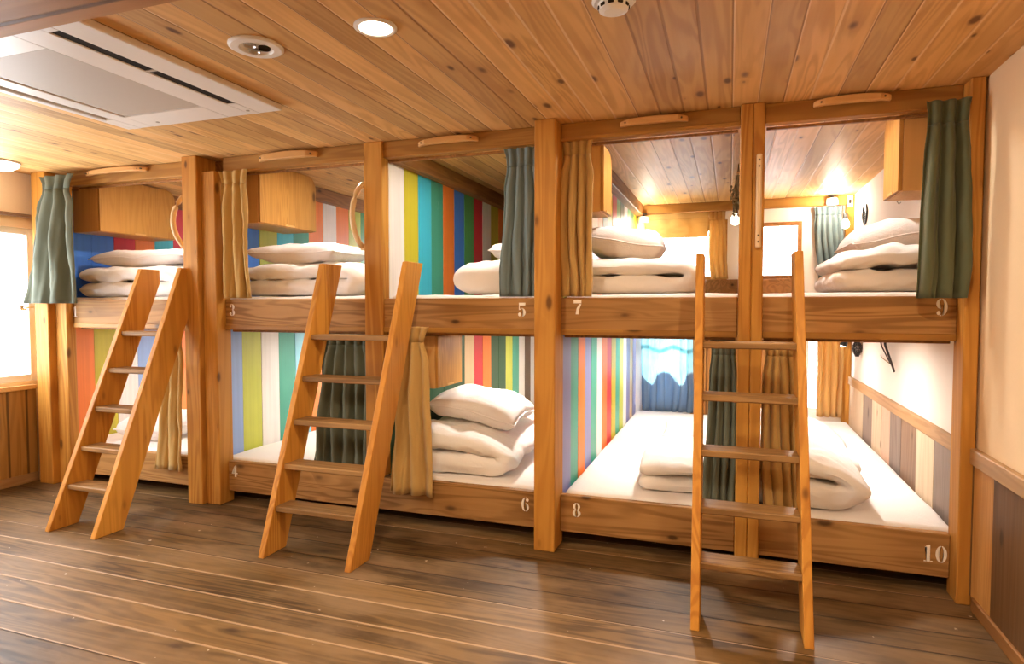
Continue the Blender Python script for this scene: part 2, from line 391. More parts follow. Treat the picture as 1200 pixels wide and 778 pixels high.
# grab handles: flat arched bars screwed to the headers, bowed bars on posts
def bar(x0, x1, z, tilt=0, sag=.02, hh=.028):
    bm = bmesh.new(); n = 14; rows = []
    for i in range(n + 1):
        t = i / n; x = x0 + (x1 - x0) * t; zz = z + tilt * (t - .5) + sag * (sin(pi * t) - .5)
        w = hh * .8 * (.72 + .28 * sin(pi * t))
        y0 = -.012 - .03 * min(1, sin(pi * t) * 3)
        rows.append([bm.verts.new((x, -.0005 if t in (0, 1) else y0 + .022, zz - w)), bm.verts.new((x, y0 - .012, zz - w)), bm.verts.new((x, y0 - .012, zz + w)), bm.verts.new((x, -.0005 if t in (0, 1) else y0 + .022, zz + w))])
    for i in range(n):
        for k in range(4): bm.faces.new((rows[i][k], rows[i][(k + 1) % 4], rows[i + 1][(k + 1) % 4], rows[i + 1][k]))
    bm.faces.new(rows[0]); bm.faces.new(rows[-1][::-1])
    o = link('grab_handle', bm, M['handle'], parent=bunk); bev_mod(o, .005)
    for xx in (x0 + .03, x0 + .06, x1 - .03, x1 - .06):
        sb = bmesh.new(); tube(sb, [(xx, -.02, z + tilt * ((xx - x0) / (x1 - x0) - .5) - sag * .3), (xx, -.049, z + tilt * ((xx - x0) / (x1 - x0) - .5) - sag * .3)], .005, 8)
        link('screw', sb, M['screw'], parent=o)
bar(-4.40, -3.82, 2.272, -.0, .010, .022); bar(-2.86, -2.42, 2.262, -.0, .008); bar(-1.72, -1.35, 2.262, .004, .008, .022); bar(-.55, -.21, 2.262, 0, .006, .022); bar(.36, .68, 2.27, 0, .006, .022)
def bow(x, y, z0, z1, out=.10, side=0.0, r=.017, mat='bow'):
    bm = bmesh.new()
    pts = []
    for i in range(13):
        t = i / 12; s = sin(pi * t) ** .7
        pts.append((x + side * s, y - out * s, z0 + (z1 - z0) * t))
    tube(bm, pts, r, 10)
    for z in (z0, z1): box(bm, x - .016, x + .016, y - .004, y + .02, z - .02, z + .02, bev=.004)
    link('grab_handle', bm, M[mat], parent=bunk, smooth=True)
bow(-3.455, -.03, 1.70, 2.07, .07, -.05); bow(-2.115, .0, 1.68, 2.05, .075, -.02)
post_bar = link('grab_handle', B(.112, .138, -.064, -.034, 1.60, 2.05, bev=.006), M['bow'], parent=bunk)
for z in (1.63, 1.66, 1.99, 2.02): link('screw', tube(bmesh.new(), [(.125, -.06, z), (.125, -.0665, z)], .005, 8), M['screw'], parent=post_bar)

# stencilled numbers
def ell(cx, cy, rx, ry, a0, a1, n=14): return [(cx + rx * cos(radians(a0 + (a1 - a0) * i / n)), cy + ry * sin(radians(a0 + (a1 - a0) * i / n))) for i in range(n + 1)]
def cres(cx, cy, rx, ry, a0, a1, thick):
    """Crescent: outer arc and a narrower inner ellipse, the way heavy stencil numerals swell at the sides."""
    o = ell(cx, cy, rx, ry, a0, a1); i = ell(cx, cy, rx - thick, ry * .93, a1, a0)
    return o + i
G = {
 '0': [cres(.5, .5, .46, .5, 97, 263, .27), cres(.5, .5, .46, .5, -83, 83, .27)],
 '1': [[(.36, 0), (.64, 0), (.64, 1), (.5, 1), (.20, .86), (.20, .80), (.36, .84)], [(.14, 0), (.32, 0), (.32, .05), (.14, .05)], [(.68, 0), (.86, 0), (.86, .05), (.68, .05)]],
 '3': [cres(.44, .74, .42, .26, -80, 84, .25), cres(.44, .27, .46, .27, -84, 80, .26), ell(.22, .82, .15, .11, 0, 360), ell(.20, .19, .17, .13, 0, 360), [(.2, .95), (.4, .93), (.4, 1.), (.3, 1.)], [(.2, .03), (.42, 0), (.42, .06), (.24, .1)]],
 '4': [[(.50, 0), (.78, 0), (.78, 1), (.66, 1), (.50, .72)], [(.04, .26), (.46, .26), (.46, .34), (.16, .34), (.46, .78), (.46, .92), (.04, .34)], [(.82, .26), (.98, .26), (.98, .34), (.82, .34)]],
 '5': [cres(.46, .31, .46, .31, -82, 88, .27), ell(.20, .17, .17, .14, 0, 360), [(.12, .80), (.86, .80), (.9, 1.), (.12, 1.)], [(.12, .48), (.20, .52), (.20, .77), (.12, .77)], [(.24, .56), (.42, .62), (.42, .55), (.24, .5)]],
 '6': [cres(.5, .5, .46, .5, 97, 263, .25), cres(.52, .30, .42, .30, -83, 83, .26), ell(.74, .83, .16, .12, 0, 360), [(.54, .94), (.68, .96), (.6, 1.), (.54, 1.)]],
 '7': [[(.06, .76), (.94, .76), (.94, 1.), (.06, 1.)], [(.30, 0), (.62, 0), (.66, .30), (.94, .72), (.70, .72), (.40, .40)]],
 '8': [cres(.5, .74, .40, .26, 99, 261, .25), cres(.5, .74, .40, .26, -81, 81, .25), cres(.5, .265, .46, .265, 99, 261, .28), cres(.5, .265, .46, .265, -81, 81, .28)],
}
G['9'] = [[(1 - x, 1 - y) for x, y in p] for p in G['6']]
def number(txt, xc, zc, rail, h=.078, y=-.0002):
    w = h * .62; bm = bmesh.new(); tot = w * len(txt) * 1.06
    for k, ch in enumerate(txt):
        x0 = xc - tot / 2 + k * w * 1.06
        for p in G[ch]:
            q = [(x0 + a * w, zc - h / 2 + b * h) for a, b in p]
            va = [bm.verts.new((a, y - .0018, b)) for a, b in q]; vb = [bm.verts.new((a, y, b)) for a, b in q]
            bm.faces.new(va); bm.faces.new(vb[::-1])
            for i in range(len(q)): bm.faces.new((va[i], vb[i], vb[(i + 1) % len(q)], va[(i + 1) % len(q)]))
    bmesh.ops.triangulate(bm, faces=[f for f in bm.faces if len(f.verts) > 4])
    link('painted_number', bm, M['num'], parent=rail)
UP = {0: ('1', -4.575, 1.28), 1: ('3', -3.115, 1.295), 2: ('5', -1.09, 1.30), 3: ('7', -.775, 1.315), 4: ('9', .905, 1.315)}
LO = {0: ('2', None, 0), 1: ('4', -3.12, .215), 2: ('6', -1.07, .205), 3: ('8', -.775, .205), 4: ('10', .905, .185)}
G['2'] = G['3']
for i, (a, b) in enumerate(BAY):
    a2 = -2.03 if i == 2 else a; b2 = -2.03 if i == 1 else b
    ub = bmesh.new(); box(ub, a2 + .001, b2 - .001, 0, .045, 1.163, 1.366, bev=.004)
    r = link('guard_rail', ub, M['rail'], parent=bunk)
    link('rail_lip', B(a2 + .002, b2 - .002, -.008, -.0005, 1.163, 1.195, bev=.003), M['beam'], parent=r)
    t, x, z = UP[i]; number(t, x, z, r)
    r = link('side_rail', B(a2 + .001, b2 - .001, 0, .045, .078, .28, bev=.004), M['rail'], parent=bunk)
    t, x, z = LO[i]
    if x is not None: number(t, x, z, r)
    # platforms and legs under them
    link('platform', B(a2 - .055, b2 + .06, .046, 2.93, 1.163, 1.20), M['dim'], parent=bunk)
    link('platform', B(a2 - .055, b2 + .06, .046, 2.93, .10, .14), M['dim'], parent=bunk)
link('platform_leg', B(-4.6, .95, .5, .54, 0, .10), M['beam_y'], parent=bunk)
for x in (-4.4, -2.1, .5): pass
# striped partitions: one board every 20 cm from the front
ST = {
 0: ('orange olive white pale red orange cyan red olive green white blue orange'.split(), 'blue blue red orange cyan red olive green white blue orange red white'.split()),
 1: ('pale lime white teal sky orange olive green red white blue'.split(), 'white blue lime cyan teal orange white orange lime green red'.split()),
 2: ('deep olive deep deep deep deep cream red orange deep deep lime teal white brown cream'.split(), 'white olive cyan teal orange blue grass red white olive orange blue teal red'.split()),
 3: ('violet teal orange violet teal white orange red olive teal lime white violet cream'.split(), 'olive grass deep olive cream orange deep olive red grass deep white grass deep'.split()),
}
def stripes(x, lo, up, y0=.07):
    bm = bmesh.new(); keys = sorted(set(lo + up)); n = 15; w = (YB - .01 - y0) / n
    for z0, z1, cs in ((.14, 1.163, lo), (1.20, 2.20, up)):
        for k in range(n):
            d = .0015 * (k % 2)
            box(bm, x - .02, x + .0 - d, y0 + k * w + .0012, y0 + (k + 1) * w - .0012, z0, z1, bev=.0012, mat=keys.index(cs[k % len(cs)]))
    o = link('partition_panel', bm, [M['p_' + k] for k in keys], parent=bunk)
    link('top_plate', B(x - .03, x + .07, y0, YB - .055, 2.195, H - .001, bev=.004), M['beam_y'], parent=bunk)
    return o
stripes(-4.74, *ST[0]); stripes(-3.28, *ST[1]); stripes(-1.97, *ST[2]); stripes(-.875, *ST[3])
link('partition_panel', B(.075, .115, .072, YB - .06, .14, H - .001, bev=.002), M['part'], parent=bunk)
for i, (a, b) in enumerate(BAY):          # slim curtain tracks behind the header and the guard rail
    bm = bmesh.new(); box(bm, a + .01, b - .01, .065, .085, 2.19, 2.204, bev=.002)
    link('curtain_track', bm, M['beam_y'], parent=bunk)
    link('curtain_track', B(a + .01, b - .01, .05, .07, 1.148, 1.162, bev=.002), M['beam_y'], parent=bunk)

# ------------------------------------------------------------------ ladders
def ladder(x0, x1, xt0, xt1, yb, yt, label):
    root = thing('ladder', label, 'ladder', ((x0 + x1) / 2, yb, 0), 'ladders leaning on the bunk rail')
    ox, oy = root.location.x, root.location.y
    tk = .036; Ht = 1.57; sl = (yt - yb) / Ht
    def yfront(z): return yb + sl * z
    dep = .18; lim = -.008
    for a, b, sgn in ((x0, xt0, 1), (x1, xt1, -1)):
        zb = min((lim - yb - dep) / sl, Ht)
        poly = [(yb, 0), (yb + dep, 0), (lim, zb)] + ([(lim, Ht)] if zb < Ht else []) + [(yt, Ht)]
        bm = bmesh.new(); prism(bm, [(y - oy, z) for y, z in poly], 'x', 0, tk * sgn)
        for v in bm.verts: v.co.x += a + (b - a) * v.co.z / Ht - ox
        o = link('stile', bm, M['lad'], parent=root); bev_mod(o, .004)
    for z in (.25, .463, .692, .926, 1.157):
        t = z / Ht; xa = x0 + (xt0 - x0) * t + tk - .004; xb = x1 + (xt1 - x1) * t - tk + .004
        y = yfront(z)
        yb1 = min(y + .14, lim - .002)
        link('tread', B(xa - ox, xb - ox, y + .012 - oy, yb1 - oy, z - .03, z, bev=.005), M['tread'], parent=root)
    return root
ladder(-3.775, -3.37, -3.77, -3.385, -.80, -.15, 'timber ladder up to bunk 1, the one closest to the white window')
ladder(-2.32, -1.755, -2.29, -1.70, -.70, -.19, 'timber ladder between the rails marked 3 and 5')
ladder(-.135, .325, -.155, .31, -.71, -.2, 'timber ladder in front of the double post between bunks 7 and 9')

# ------------------------------------------------------------------ cabinets on the partitions
def cabinet(xw, xf, y0, y1, z0, z1, label, round_=True):
    """Box cabinet fixed to a partition at XW, its front at XF; the far top corner is rounded."""
    root = thing('wall_cabinet', label, 'cabinet', ((xw + xf) / 2, (y0 + y1) / 2, z0), 'wall cabinets at the bunk heads')
    ox, oy, oz = root.location; s = 1 if xf > xw else -1
    r = .09
    poly = [(y0, z0), (y1, z0)] + ([(y1 - r + r * cos(a), z1 - r + r * sin(a)) for a in [i * pi / 2 / 8 for i in range(9)]] if round_ else [(y1, z1)]) + [(y0, z1)]
    poly = [(y - oy, z - oz) for y, z in poly]
    bm = bmesh.new(); prism(bm, poly, 'x', xw + s * .003 - ox, xf - s * .02 - ox)
    bev_mod(link('cabinet_body', bm, M['cabedge'], parent=root), .002, 1)
    bm = bmesh.new(); prism(bm, [(y * .995, .003 + z * .99) for y, z in poly], 'x', xf - s * .019 - ox, xf - ox)
    d = bev_mod(link('door', bm, M['cab'], parent=root), .003)
    bm = bmesh.new(); cy = (y0 + y1) / 2
    link('finger_notch', B(xf - s * .0005 - ox, xf + s * .003 - ox, cy - .05 - oy, cy + .05 - oy, .004, .018, bev=.002), M['cabedge'], parent=d)
    return root
cabinet(-4.74, -4.46, .12, .80, 1.88, 2.29, 'plywood wall cabinet at the head of bunk 1 beside the grey-green curtain')
cabinet(-3.28, -2.98, .12, .72, 1.88, 2.29, 'plywood wall cabinet beside the tan curtain of bunk 3')
cabinet(-.875, -.66, .12, .36, 1.84, 2.20, 'plywood wall cabinet seen end on above the pillow of bunk 7')
cabinet(1.022, .74, .0985, .40, 1.86, 2.29, 'plywood wall cabinet beside the dark green curtain of bunk 9')
cabinet(-1.97, -1.66, .10, .46, .82, 1.14, 'small plywood wall cabinet in the lower bunk marked 6', False)

# ------------------------------------------------------------------ bedding
def fbm(p, s=1., seed=0): return noise.fractal(Vector(p) * s + Vector((seed * 7.3, seed * 3.1, seed * 1.7)), 1.0, 2.0, 3)
def mattress(x0, x1, z0, z1, label, y0=.05, y1=2.88):
    root = thing('mattress', label, 'mattress', ((x0 + x1) / 2, (y0 + y1) / 2, z0), 'white mattresses on the bunk platforms')
    w, d, h = x1 - x0, y1 - y0, z1 - z0
    bm = B(-w / 2, w / 2, -d / 2, d / 2, 0, h, bev=min(.035, h * .42), seg=3)
    bmesh.ops.subdivide_edges(bm, edges=[e for e in bm.edges if e.calc_length() > .3], cuts=24, use_grid_fill=True)
    for v in bm.verts:
        if v.co.z > h * .5: v.co.z += .006 * fbm((v.co.x, v.co.y, 0), 4., x0)
    o = link('fitted_sheet', bm, M['sheet'], parent=root, smooth=True)
    bm = bmesh.new(); z = h * .5
    link('piping', B(-w / 2 - .0015, w / 2 + .0015, -d / 2 - .0015, d / 2 + .0015, z - .004, z + .004, bev=.002), M['linen'], parent=root)
    return root
MB = [(-4.72, -3.33), (-3.26, -2.09), (-1.955, -.99), (-.86, .07), (.12, 1.0)]
for i, (a, b) in enumerate(MB):
    mattress(a, b, 1.202, 1.385, 'thin white edge of the mattress above the rail marked %d' % (2 * i + 1))
for i, (a, b) in enumerate(MB):
    mattress(a, b, .142, .292, ['white mattress behind the lower treads of the ladder near the window', 'white mattress of the lower bunk marked 4', 'white mattress of the lower bunk marked 6', 'wide white mattress of the lower bunk marked 8', 'white mattress of the lower bunk marked 10 along the board-clad wall'][i])

def duvet(name, label, loc, rz, du, dv, layers, t, seed, group='folded white duvets', puff=.012, slump=0., lean=0., mat='linen', flip=1):
    """A quilt folded in LAYERS: a thick ribbon that turns back on itself in the u-z plane, swept along v."""
    root = thing(name, label, 'duvet', loc, group, rz)
    r = t * .5; path = []; u0, u1 = -du / 2 + r, du / 2 - r; ns = max(8, int(du / .035)); na = 7
    for L in range(layers):
        z = t * (L + .5); rng = [i / ns for i in range(ns + 1)]
        ends = (u0, u1) if L % 2 == 0 else (u1, u0)
        for k in rng: path.append((ends[0] + (ends[1] - ends[0]) * k, z, (0, 1) if L % 2 == 0 else (0, -1)))
        if L < layers - 1:
            cx = ends[1]; sg = 1 if L % 2 == 0 else -1
            for k in range(1, na):
                a = -pi / 2 + pi * k / na
                path.append((cx + sg * r * cos(a) * .98, t * (L + 1) + r * sin(a), (-sg * cos(a), -sin(a)) if False else (-cos(a) * sg, -sin(a) * 1)))
    # outline: one side of the ribbon there, the other back, with rounded tips
    P = [Vector((p[0], p[1])) for p in path]; N = []
    for i in range(len(P)):
        d = (P[min(i + 1, len(P) - 1)] - P[max(i - 1, 0)]).normalized(); N.append(Vector((-d.y, d.x)))
    hw = t * .485
    outl = [(P[i], N[i]) for i in range(len(P))]
    dirE = (P[-1] - P[-2]).normalized(); tipE = [(P[-1], (N[-1] * cos(a) + dirE * sin(a))) for a in (pi * .25, pi * .5, pi * .75)]
    back = [(P[i], -N[i]) for i in reversed(range(len(P)))]
    dirS = (P[0] - P[1]).normalized(); tipS = [(P[0], (-N[0] * cos(a) + dirS * sin(a))) for a in (pi * .25, pi * .5, pi * .75)]
    ring = outl + tipE + back + tipS
    nv = max(12, int(dv / .035)); re = min(t * .5, .06)
    vs = [-dv / 2 + re * (1 - cos(pi / 2 * k / 4)) for k in range(4)] + [-dv / 2 + re + (dv - 2 * re) * k / nv for k in range(nv + 1)] + [dv / 2 - re * (1 - cos(pi / 2 * k / 4)) for k in reversed(range(4))]
    bm = bmesh.new(); rows = []; Ht = layers * t
    for v in vs:
        e = min(1., (dv / 2 - abs(v)) / re); sh = max(.12, sqrt(max(0, 1 - (1 - e) ** 2)))
        row = []
        for c, nn in ring:
            p = c + nn * hw * sh
            u, z = p.x, p.y
            q = Vector((u, v, z)); f = fbm(q, 5., seed); f2 = fbm((u * .8, v * 1.5, z * 2), 13., seed + 3)
            k = puff * f + puff * .85 * f2
            u += nn.x * k; z += nn.y * k * (1 if z > .02 else 0)
            vv = v + .012 * fbm((u, z, 0), 6., seed + 9)
            top = max(0, z / Ht)
            z *= 1 - slump * ((u / (du / 2)) * flip * .5 + .5) ** 2 * (.25 + .75 * top)
            z *= 1 - .10 * (abs(v) / (dv / 2)) ** 3 * top - .08 * (abs(u) / (du / 2)) ** 4 * top
            u += lean * z
            row.append(bm.verts.new((u, vv, max(z, .001))))
        rows.append(row)
    m = len(ring)
    for i in range(len(rows) - 1):
        for k in range(m): bm.faces.new((rows[i][k], rows[i][(k + 1) % m], rows[i + 1][(k + 1) % m], rows[i + 1][k]))
    for row in (rows[0], rows[-1]):
        h = len(outl)
        # cap strip: pair the two sides of the ribbon
        for i in range(len(P) - 1):
            a, b = row[i], row[i + 1]; c, d = row[h + 3 + len(P) - 2 - i], row[h + 3 + len(P) - 1 - i]
            try: bm.faces.new((a, b, c, d))
            except ValueError: pass
        for tip, s0, s1 in ((row[h:h + 3], row[h - 1], row[h + 3]), (row[-3:], row[-4], row[0])):
            try: bm.faces.new([s0] + list(tip) + [s1])
            except ValueError: pass
    o = link('quilt', bm, M[mat], parent=root, smooth=True)
    sd = o.modifiers.new('s', 'SUBSURF'); sd.levels = 1; sd.render_levels = 1
    return root
def pillow(label, loc, rot, w, d, h, seed, sag=0., mat='pill'):
    root = thing('pillow', label, 'pillow', loc, 'white pillows', 0); root.rotation_euler = rot
    n = 26; bm = bmesh.new(); V = {}
    for side in (1, -1):
        for i in range(n + 1):
            for j in range(n + 1):
                u = -1 + 2 * i / n; v = -1 + 2 * j / n
                edge = i in (0, n) or j in (0, n)
                if side == -1 and edge: V[side, i, j] = V[1, i, j]; continue
                x = u * w / 2 * (1 - .07 * (1 - v * v)); y = v * d / 2 * (1 - .09 * (1 - u * u))
                z = h / 2 * ((1 - abs(u) ** 5) * (1 - abs(v) ** 5)) ** .42 * (1 - .18 * (u * u + v * v) / 2)
                wr_ = (abs(u) ** 3 + abs(v) ** 3) * .5
                z *= 1 + .22 * fbm((x, y, side), 4.2, seed) + .07 * fbm((x * 1.5, y, side), 14., seed + 4)
                z += .012 * wr_ * fbm((x * 2, y * 2, side), 9., seed + 2) * (0 if edge else 1)
                z *= side
                z += h * .5 - sag * (u * u) * .6 - sag * .4 * v * v + .02 * fbm((x, y, 0), 2.5, seed + 5)
                V[side, i, j] = bm.verts.new((x, y, z))
    for side in (1, -1):
        for i in range(n):
            for j in range(n):
                f = [V[side, i, j], V[side, i + 1, j], V[side, i + 1, j + 1], V[side, i, j + 1]]
                bm.faces.new(f if side == 1 else f[::-1])
    rim = [V[1, i, 0] for i in range(n)] + [V[1, n, j] for j in range(n)] + [V[1, i, n] for i in range(n, 0, -1)] + [V[1, 0, j] for j in range(n, 0, -1)]
    pts = [v.co.copy() for v in rim]
    o = link('pillow_case', bm, M[mat], parent=root, smooth=True)
    sm = bmesh.new(); tube(sm, pts + [pts[0], pts[1]], .0045, 6)
    link('seam_piping', sm, M[mat], parent=root, smooth=True)
    return root
# upper bunks
duvet('folded_duvet', 'thick folded white duvet on bunk 1 under the flat pillow', (-4.21, .44, 1.389), 0, .98, .70, 2, .118, 1, puff=.02)
pillow('flat white pillow on the folded duvet of bunk 1', (-4.20, .40, 1.622), (0, -.02, .02), .90, .46, .135, 2)
duvet('folded_duvet', 'folded white duvet behind the tan curtain of bunk 3', (-2.72, .42, 1.389), 0, .92, .64, 2, .113, 4, puff=.02)
pillow('white pillow on the folded duvet of bunk 3', (-2.78, .36, 1.612), (0, .02, -.03), .74, .44, .145, 6)
duvet('folded_duvet', 'rounded white duvet beside the slate-blue curtain of bunk 5', (-1.30, .48, 1.389), 0, .62, .70, 1, .235, 8, puff=.022, slump=.22, flip=-1)
pillow('white pillow peeping out behind the slate-blue curtain of bunk 5', (-1.19, .60, 1.612), (0, -.10, .15), .54, .42, .14, 9)
duvet('folded_duvet', 'twice-folded white duvet on bunk 7 behind the ladder', (-.50, .46, 1.389), 0, .62, .66, 2, .107, 11, puff=.016, slump=.12)
pillow('small white pillow on top of the duvet of bunk 7', (-.60, .44, 1.592), (0, .12, .04), .46, .42, .19, 12)
duvet('folded_duvet', 'bulky white duvet on bunk 9 below the round black vent', (.705, .50, 1.389), 0, .47, .78, 2, .125, 14, puff=.03, slump=.22, flip=-1)
pillow('white pillow heaped on the duvet of bunk 9', (.795, .50, 1.602), (.0, -.16, .05), .42, .46, .16, 15, .02)
# lower bunks
pillow('white pillow in the lower bunk behind the ladder near the window', (-4.20, .42, .296), (0, 0, .1), .46, .52, .19, 17)
duvet('folded_duvet', 'big folded white duvet in the lower bunk marked 6', (-1.61, .68, .297), 0.10, .62, 1.15, 2, .145, 19, puff=.03, slump=.34)
pillow('large white pillow on the duvet of lower bunk 6', (-1.61, .70, .548), (-.02, .20, .10), .60, .72, .20, 20, .03)
duvet('folded_duvet', 'white duvet folded double on the mattress of bunk 8', (-.22, .56, .297), 0.04, .54, .78, 2, .088, 22, puff=.014)
pillow('white pillow lying behind the duvet of bunk 8', (-.20, 1.62, .296), (.0, .03, .05), .56, .62, .13, 23)
duvet('folded_duvet', 'creased white duvet at the foot of bunk 10 beside the ladder', (.37, .79, .297), -.06, .52, 1.40, 2, .175, 25, puff=.036, slump=.36)
ct = B(-.09, .09, -.045, .045, 0, .024, bev=.010, seg=3); box(ct, -.086, .088, -.045, .043, .0245, .05, bev=.010, seg=3)
tag(link('folded_cloth', ct, M['sheet'], loc=(-4.36, -.11, .0005), smooth=True), 'white folded cloth on the floor behind the bottom tread of the window-side ladder', 'cloth')

# ------------------------------------------------------------------ curtains
def curtain(label, top, bot, z1, z0, y=.055, n=6, amp=.022, mat='tan', pinch=.07, seed=1, ybot=None, fan=1.0, group='bunk curtains', name='curtain', head=None):
    """Gathered curtain hanging from z1 to z0; TOP and BOT are its x extents."""
    cx = (top[0] + top[1]) / 2
    root = thing(name, label, 'curtain', (cx, y, z1), group)
    ybot = y if ybot is None else ybot
    nu = n * 12; hz = head or .075; zs = [0, .012, .03, .05, hz] + [hz + (z1 - z0 - hz) * (k / 22) ** 1.1 for k in range(1, 23)]
    rnd = random.Random(seed); ph = [rnd.uniform(-.5, .5) for _ in range(n + 2)]; am = [rnd.uniform(.6, 1.25) for _ in range(n + 2)]
    def pt(s, d):
        t = d / (z1 - z0); th = min(1, d / hz)
        wtop = 1.0 - (1 - th) * 0 ; g = pinch * sin(pi * min(1, d / (2 * hz)))
        xt = top[0] + (top[1] - top[0]) * s; xb = bot[0] + (bot[1] - bot[0]) * s
        k = t ** 1.25
        x = xt + (xb - xt) * k
        x += (cx - x) * g * (1 - k) * (1 if d < 3 * hz else .6)
        f = s * n; i = int(f); fr = f - i
        A = am[min(i, n)] * (1 - fr) + am[min(i + 1, n + 1)] * fr
        w_ = sin(2 * pi * (f + .22 * sin(3 * t + i) * t + .12 * ph[min(i, n)] * t))
        w_ = math.copysign(abs(w_) ** (.8 if d > hz else .55), w_)
        a = amp * A * (.55 + .75 * min(1, t * 2.2)) * (1 - .35 * max(0, t - .6))
        yy = y + (ybot - y) * k + a * w_
        yy += .010 * fbm((x, t * .6, 0), 7., seed) + .005 * fbm((x * 2.5, t * 1.5, 0), 9., seed + 2)
        x += .010 * cos(2 * pi * f) * (.3 + t) * .6 + .010 * fbm((s * 4, t * 2, 1), 1.5, seed) * t
        x += .010 * sin(5 * t + seed) * t
        return x - cx, yy - y, -d
    def grid(rowsd, nm):
        bm = bmesh.new(); rows = [[bm.verts.new(pt(k / nu, d)) for k in range(nu + 1)] for d in rowsd]
        for a, b in zip(rows, rows[1:]):
            for k in range(nu): bm.faces.new((a[k], a[k + 1], b[k + 1], b[k]))
        o = link(nm, bm, M[mat], parent=root, smooth=True)
        sd = o.modifiers.new('s', 'SOLIDIFY'); sd.thickness = .003; sd.offset = 0
        return o
    grid([d for d in zs if d <= hz + 1e-6], 'heading'); grid([d for d in zs if d >= hz - 1e-6], 'drape')
    return root
curtain('grey-green curtain flaring over the white window side of bunk 1', (-4.74, -4.38), (-4.90, -4.33), 2.255, 1.34, -.125, 3, .034, 'green', seed=3, ybot=-.16, pinch=.28, head=.10)
curtain('tan curtain hanging straight beside the rail marked 3', (-3.17, -2.94), (-3.16, -2.92), 2.20, 1.372, -.04, 3, .024, 'tan', seed=5, pinch=.15, head=.09)
curtain('slate-blue curtain of bunk 5 beside the middle post', (-1.21, -1.0), (-1.24, -1.0), 2.20, 1.374, .03, 4, .02, 'slate', seed=7, pinch=.16, head=.10)
curtain('tan curtain of bunk 7 on the other side of the middle post', (-.895, -.69), (-.89, -.72), 2.235, 1.372, .02, 4, .02, 'tan', seed=9, pinch=.25, head=.10)
curtain('dark green curtain of bunk 9 next to the plaster wall', (.79, .955), (.765, .955), 2.205, 1.355, -.125, 3, .026, 'olive', seed=11, pinch=.12, head=.10)
curtain('tan curtain of the lower bunk behind the first ladder', (-3.70, -3.50), (-3.78, -3.52), 1.14, .19, -.045, 3, .02, 'tan', seed=13, pinch=.15)
curtain('grey-green curtain of bunk 4 behind the middle ladder', (-2.47, -2.12), (-2.58, -2.12), 1.148, .30, .09, 5, .024, 'green', seed=15, pinch=.15)
curtain('tan curtain of bunk 6 pulled out beside the middle ladder', (-1.86, -1.64), (-1.92, -1.625), 1.20, .21, -.06, 3, .026, 'tan', seed=17, pinch=.3, head=.09)
curtain('grey-green curtain of bunk 8 behind the ladder nearest the plaster wall', (-.095, .035), (-.125, .036), 1.148, .30, .045, 4, .018, 'green', seed=19, pinch=.15)
curtain('tan curtain of bunk 10 behind the ladder nearest the plaster wall', (.155, .31), (.155, .34), 1.148, .30, .04, 4, .02, 'tan', seed=21, pinch=.2)
curtain('sheer blue curtain over the window at the far end of bunk 8', (-.82, -.33), (-.82, -.33), 1.155, .30, 2.88, 7, .02, 'blue_b', seed=23, group='curtains at the far windows')
curtain('tan curtain over the window at the far end of bunk 10', (.74, .945), (.75, .95), 1.155, .33, 2.87, 4, .025, 'tan_b', seed=25, group='curtains at the far windows')
curtain('sheer tan curtain at the edge of the far window of bunk 7', (-.20, -.05), (-.19, -.03), 2.21, 1.575, 2.91, 4, .012, 'tan_b', seed=27, group='curtains at the far windows')
curtain('dark blue-green curtain in the far corner of bunk 9', (.70, .93), (.74, .95), 2.205, 1.50, 2.90, 5, .018, 'teal', seed=29, group='curtains at the far windows')
curtain('short tan valance over the top of the far window', (-.80, -.20), (-.80, -.20), 2.205, 1.97, 2.875, 3, .006, 'tan_b', seed=31, group='curtains at the far windows', name='valance', head=.05, pinch=0)

# ------------------------------------------------------------------ small things in the bunks
def reading_lamp(label, loc, kind):
    root = thing('reading_lamp', label, 'lamp', loc, 'small lamps in the bunks')
    bm = bmesh.new()
    if kind == 'spot':
        link('mount', lathe(bmesh.new(), [(0, 0), (.035, 0), (.035, -.012), (.012, -.016), (.012, -.03), (0, -.03)], 20), M['black'], parent=root)
        link('lamp_head', lathe(bmesh.new(), [(0, -.028), (.045, -.032), (.05, -.05), (.05, -.085), (.042, -.09), (0, -.09)], 24), M['white'], parent=root, smooth=False)
        L = bpy.data.lights.new('spot_glow', 'POINT'); L.shadow_soft_size = .05; L.energy = 15 if loc[0] > 0 else 6; L.color = (1, .88, .70)
        lo = bpy.data.objects.new('spot_glow', L); COL.objects.link(lo); lo.parent = root; lo.location = (0 if loc[0] > 0 else .06, -.17, -.11)
    elif kind == 'bulb':
        pts = [(0, 0, -.005), (0, 0, H - loc[2])] if loc[0] < .5 else [(0, 0, -.01), (.004, .02, .05), (.02, .055, .07)]
        link('cord' if loc[0] < .5 else 'arm', tube(bmesh.new(), pts, .004, 8), M['black'], parent=root)
        link('mount', lathe(bmesh.new(), [(0, 0), (.018, 0), (.02, -.04), (0, -.045)], 16), M['black'], parent=root)
        link('light_bulb', lathe(bmesh.new(), [(0, -.04), (.013, -.046), (.03, -.075), (.034, -.10), (.026, -.125), (0, -.135)], 18), M['bulb'], parent=root, smooth=True)
    return root
reading_lamp('white spot lamp under the beam at the far end of bunk 7', (-.80, 2.86, 2.214), 'spot')
l = reading_lamp('lit bulb hanging below the dried flowers of bunk 7', (.03, 1.7, 2.06), 'bulb')
reading_lamp('lit white bulb under the far beam of bunk 9', (.84, 2.86, 2.300), 'spot')
l = reading_lamp('lit clip bulb in front of the blue-green curtain', (.945, 2.84, 2.13), 'bulb')
bm = bmesh.new(); lathe(bm, [(0, 0), (.032, .003), (.026, .05), (.012, .10), (0, .105)], 20)
rt = thing('clip_lamp', 'black cone-shaped lamp beside the tan curtain of bunk 10', 'lamp', (.945, 2.82, .975))
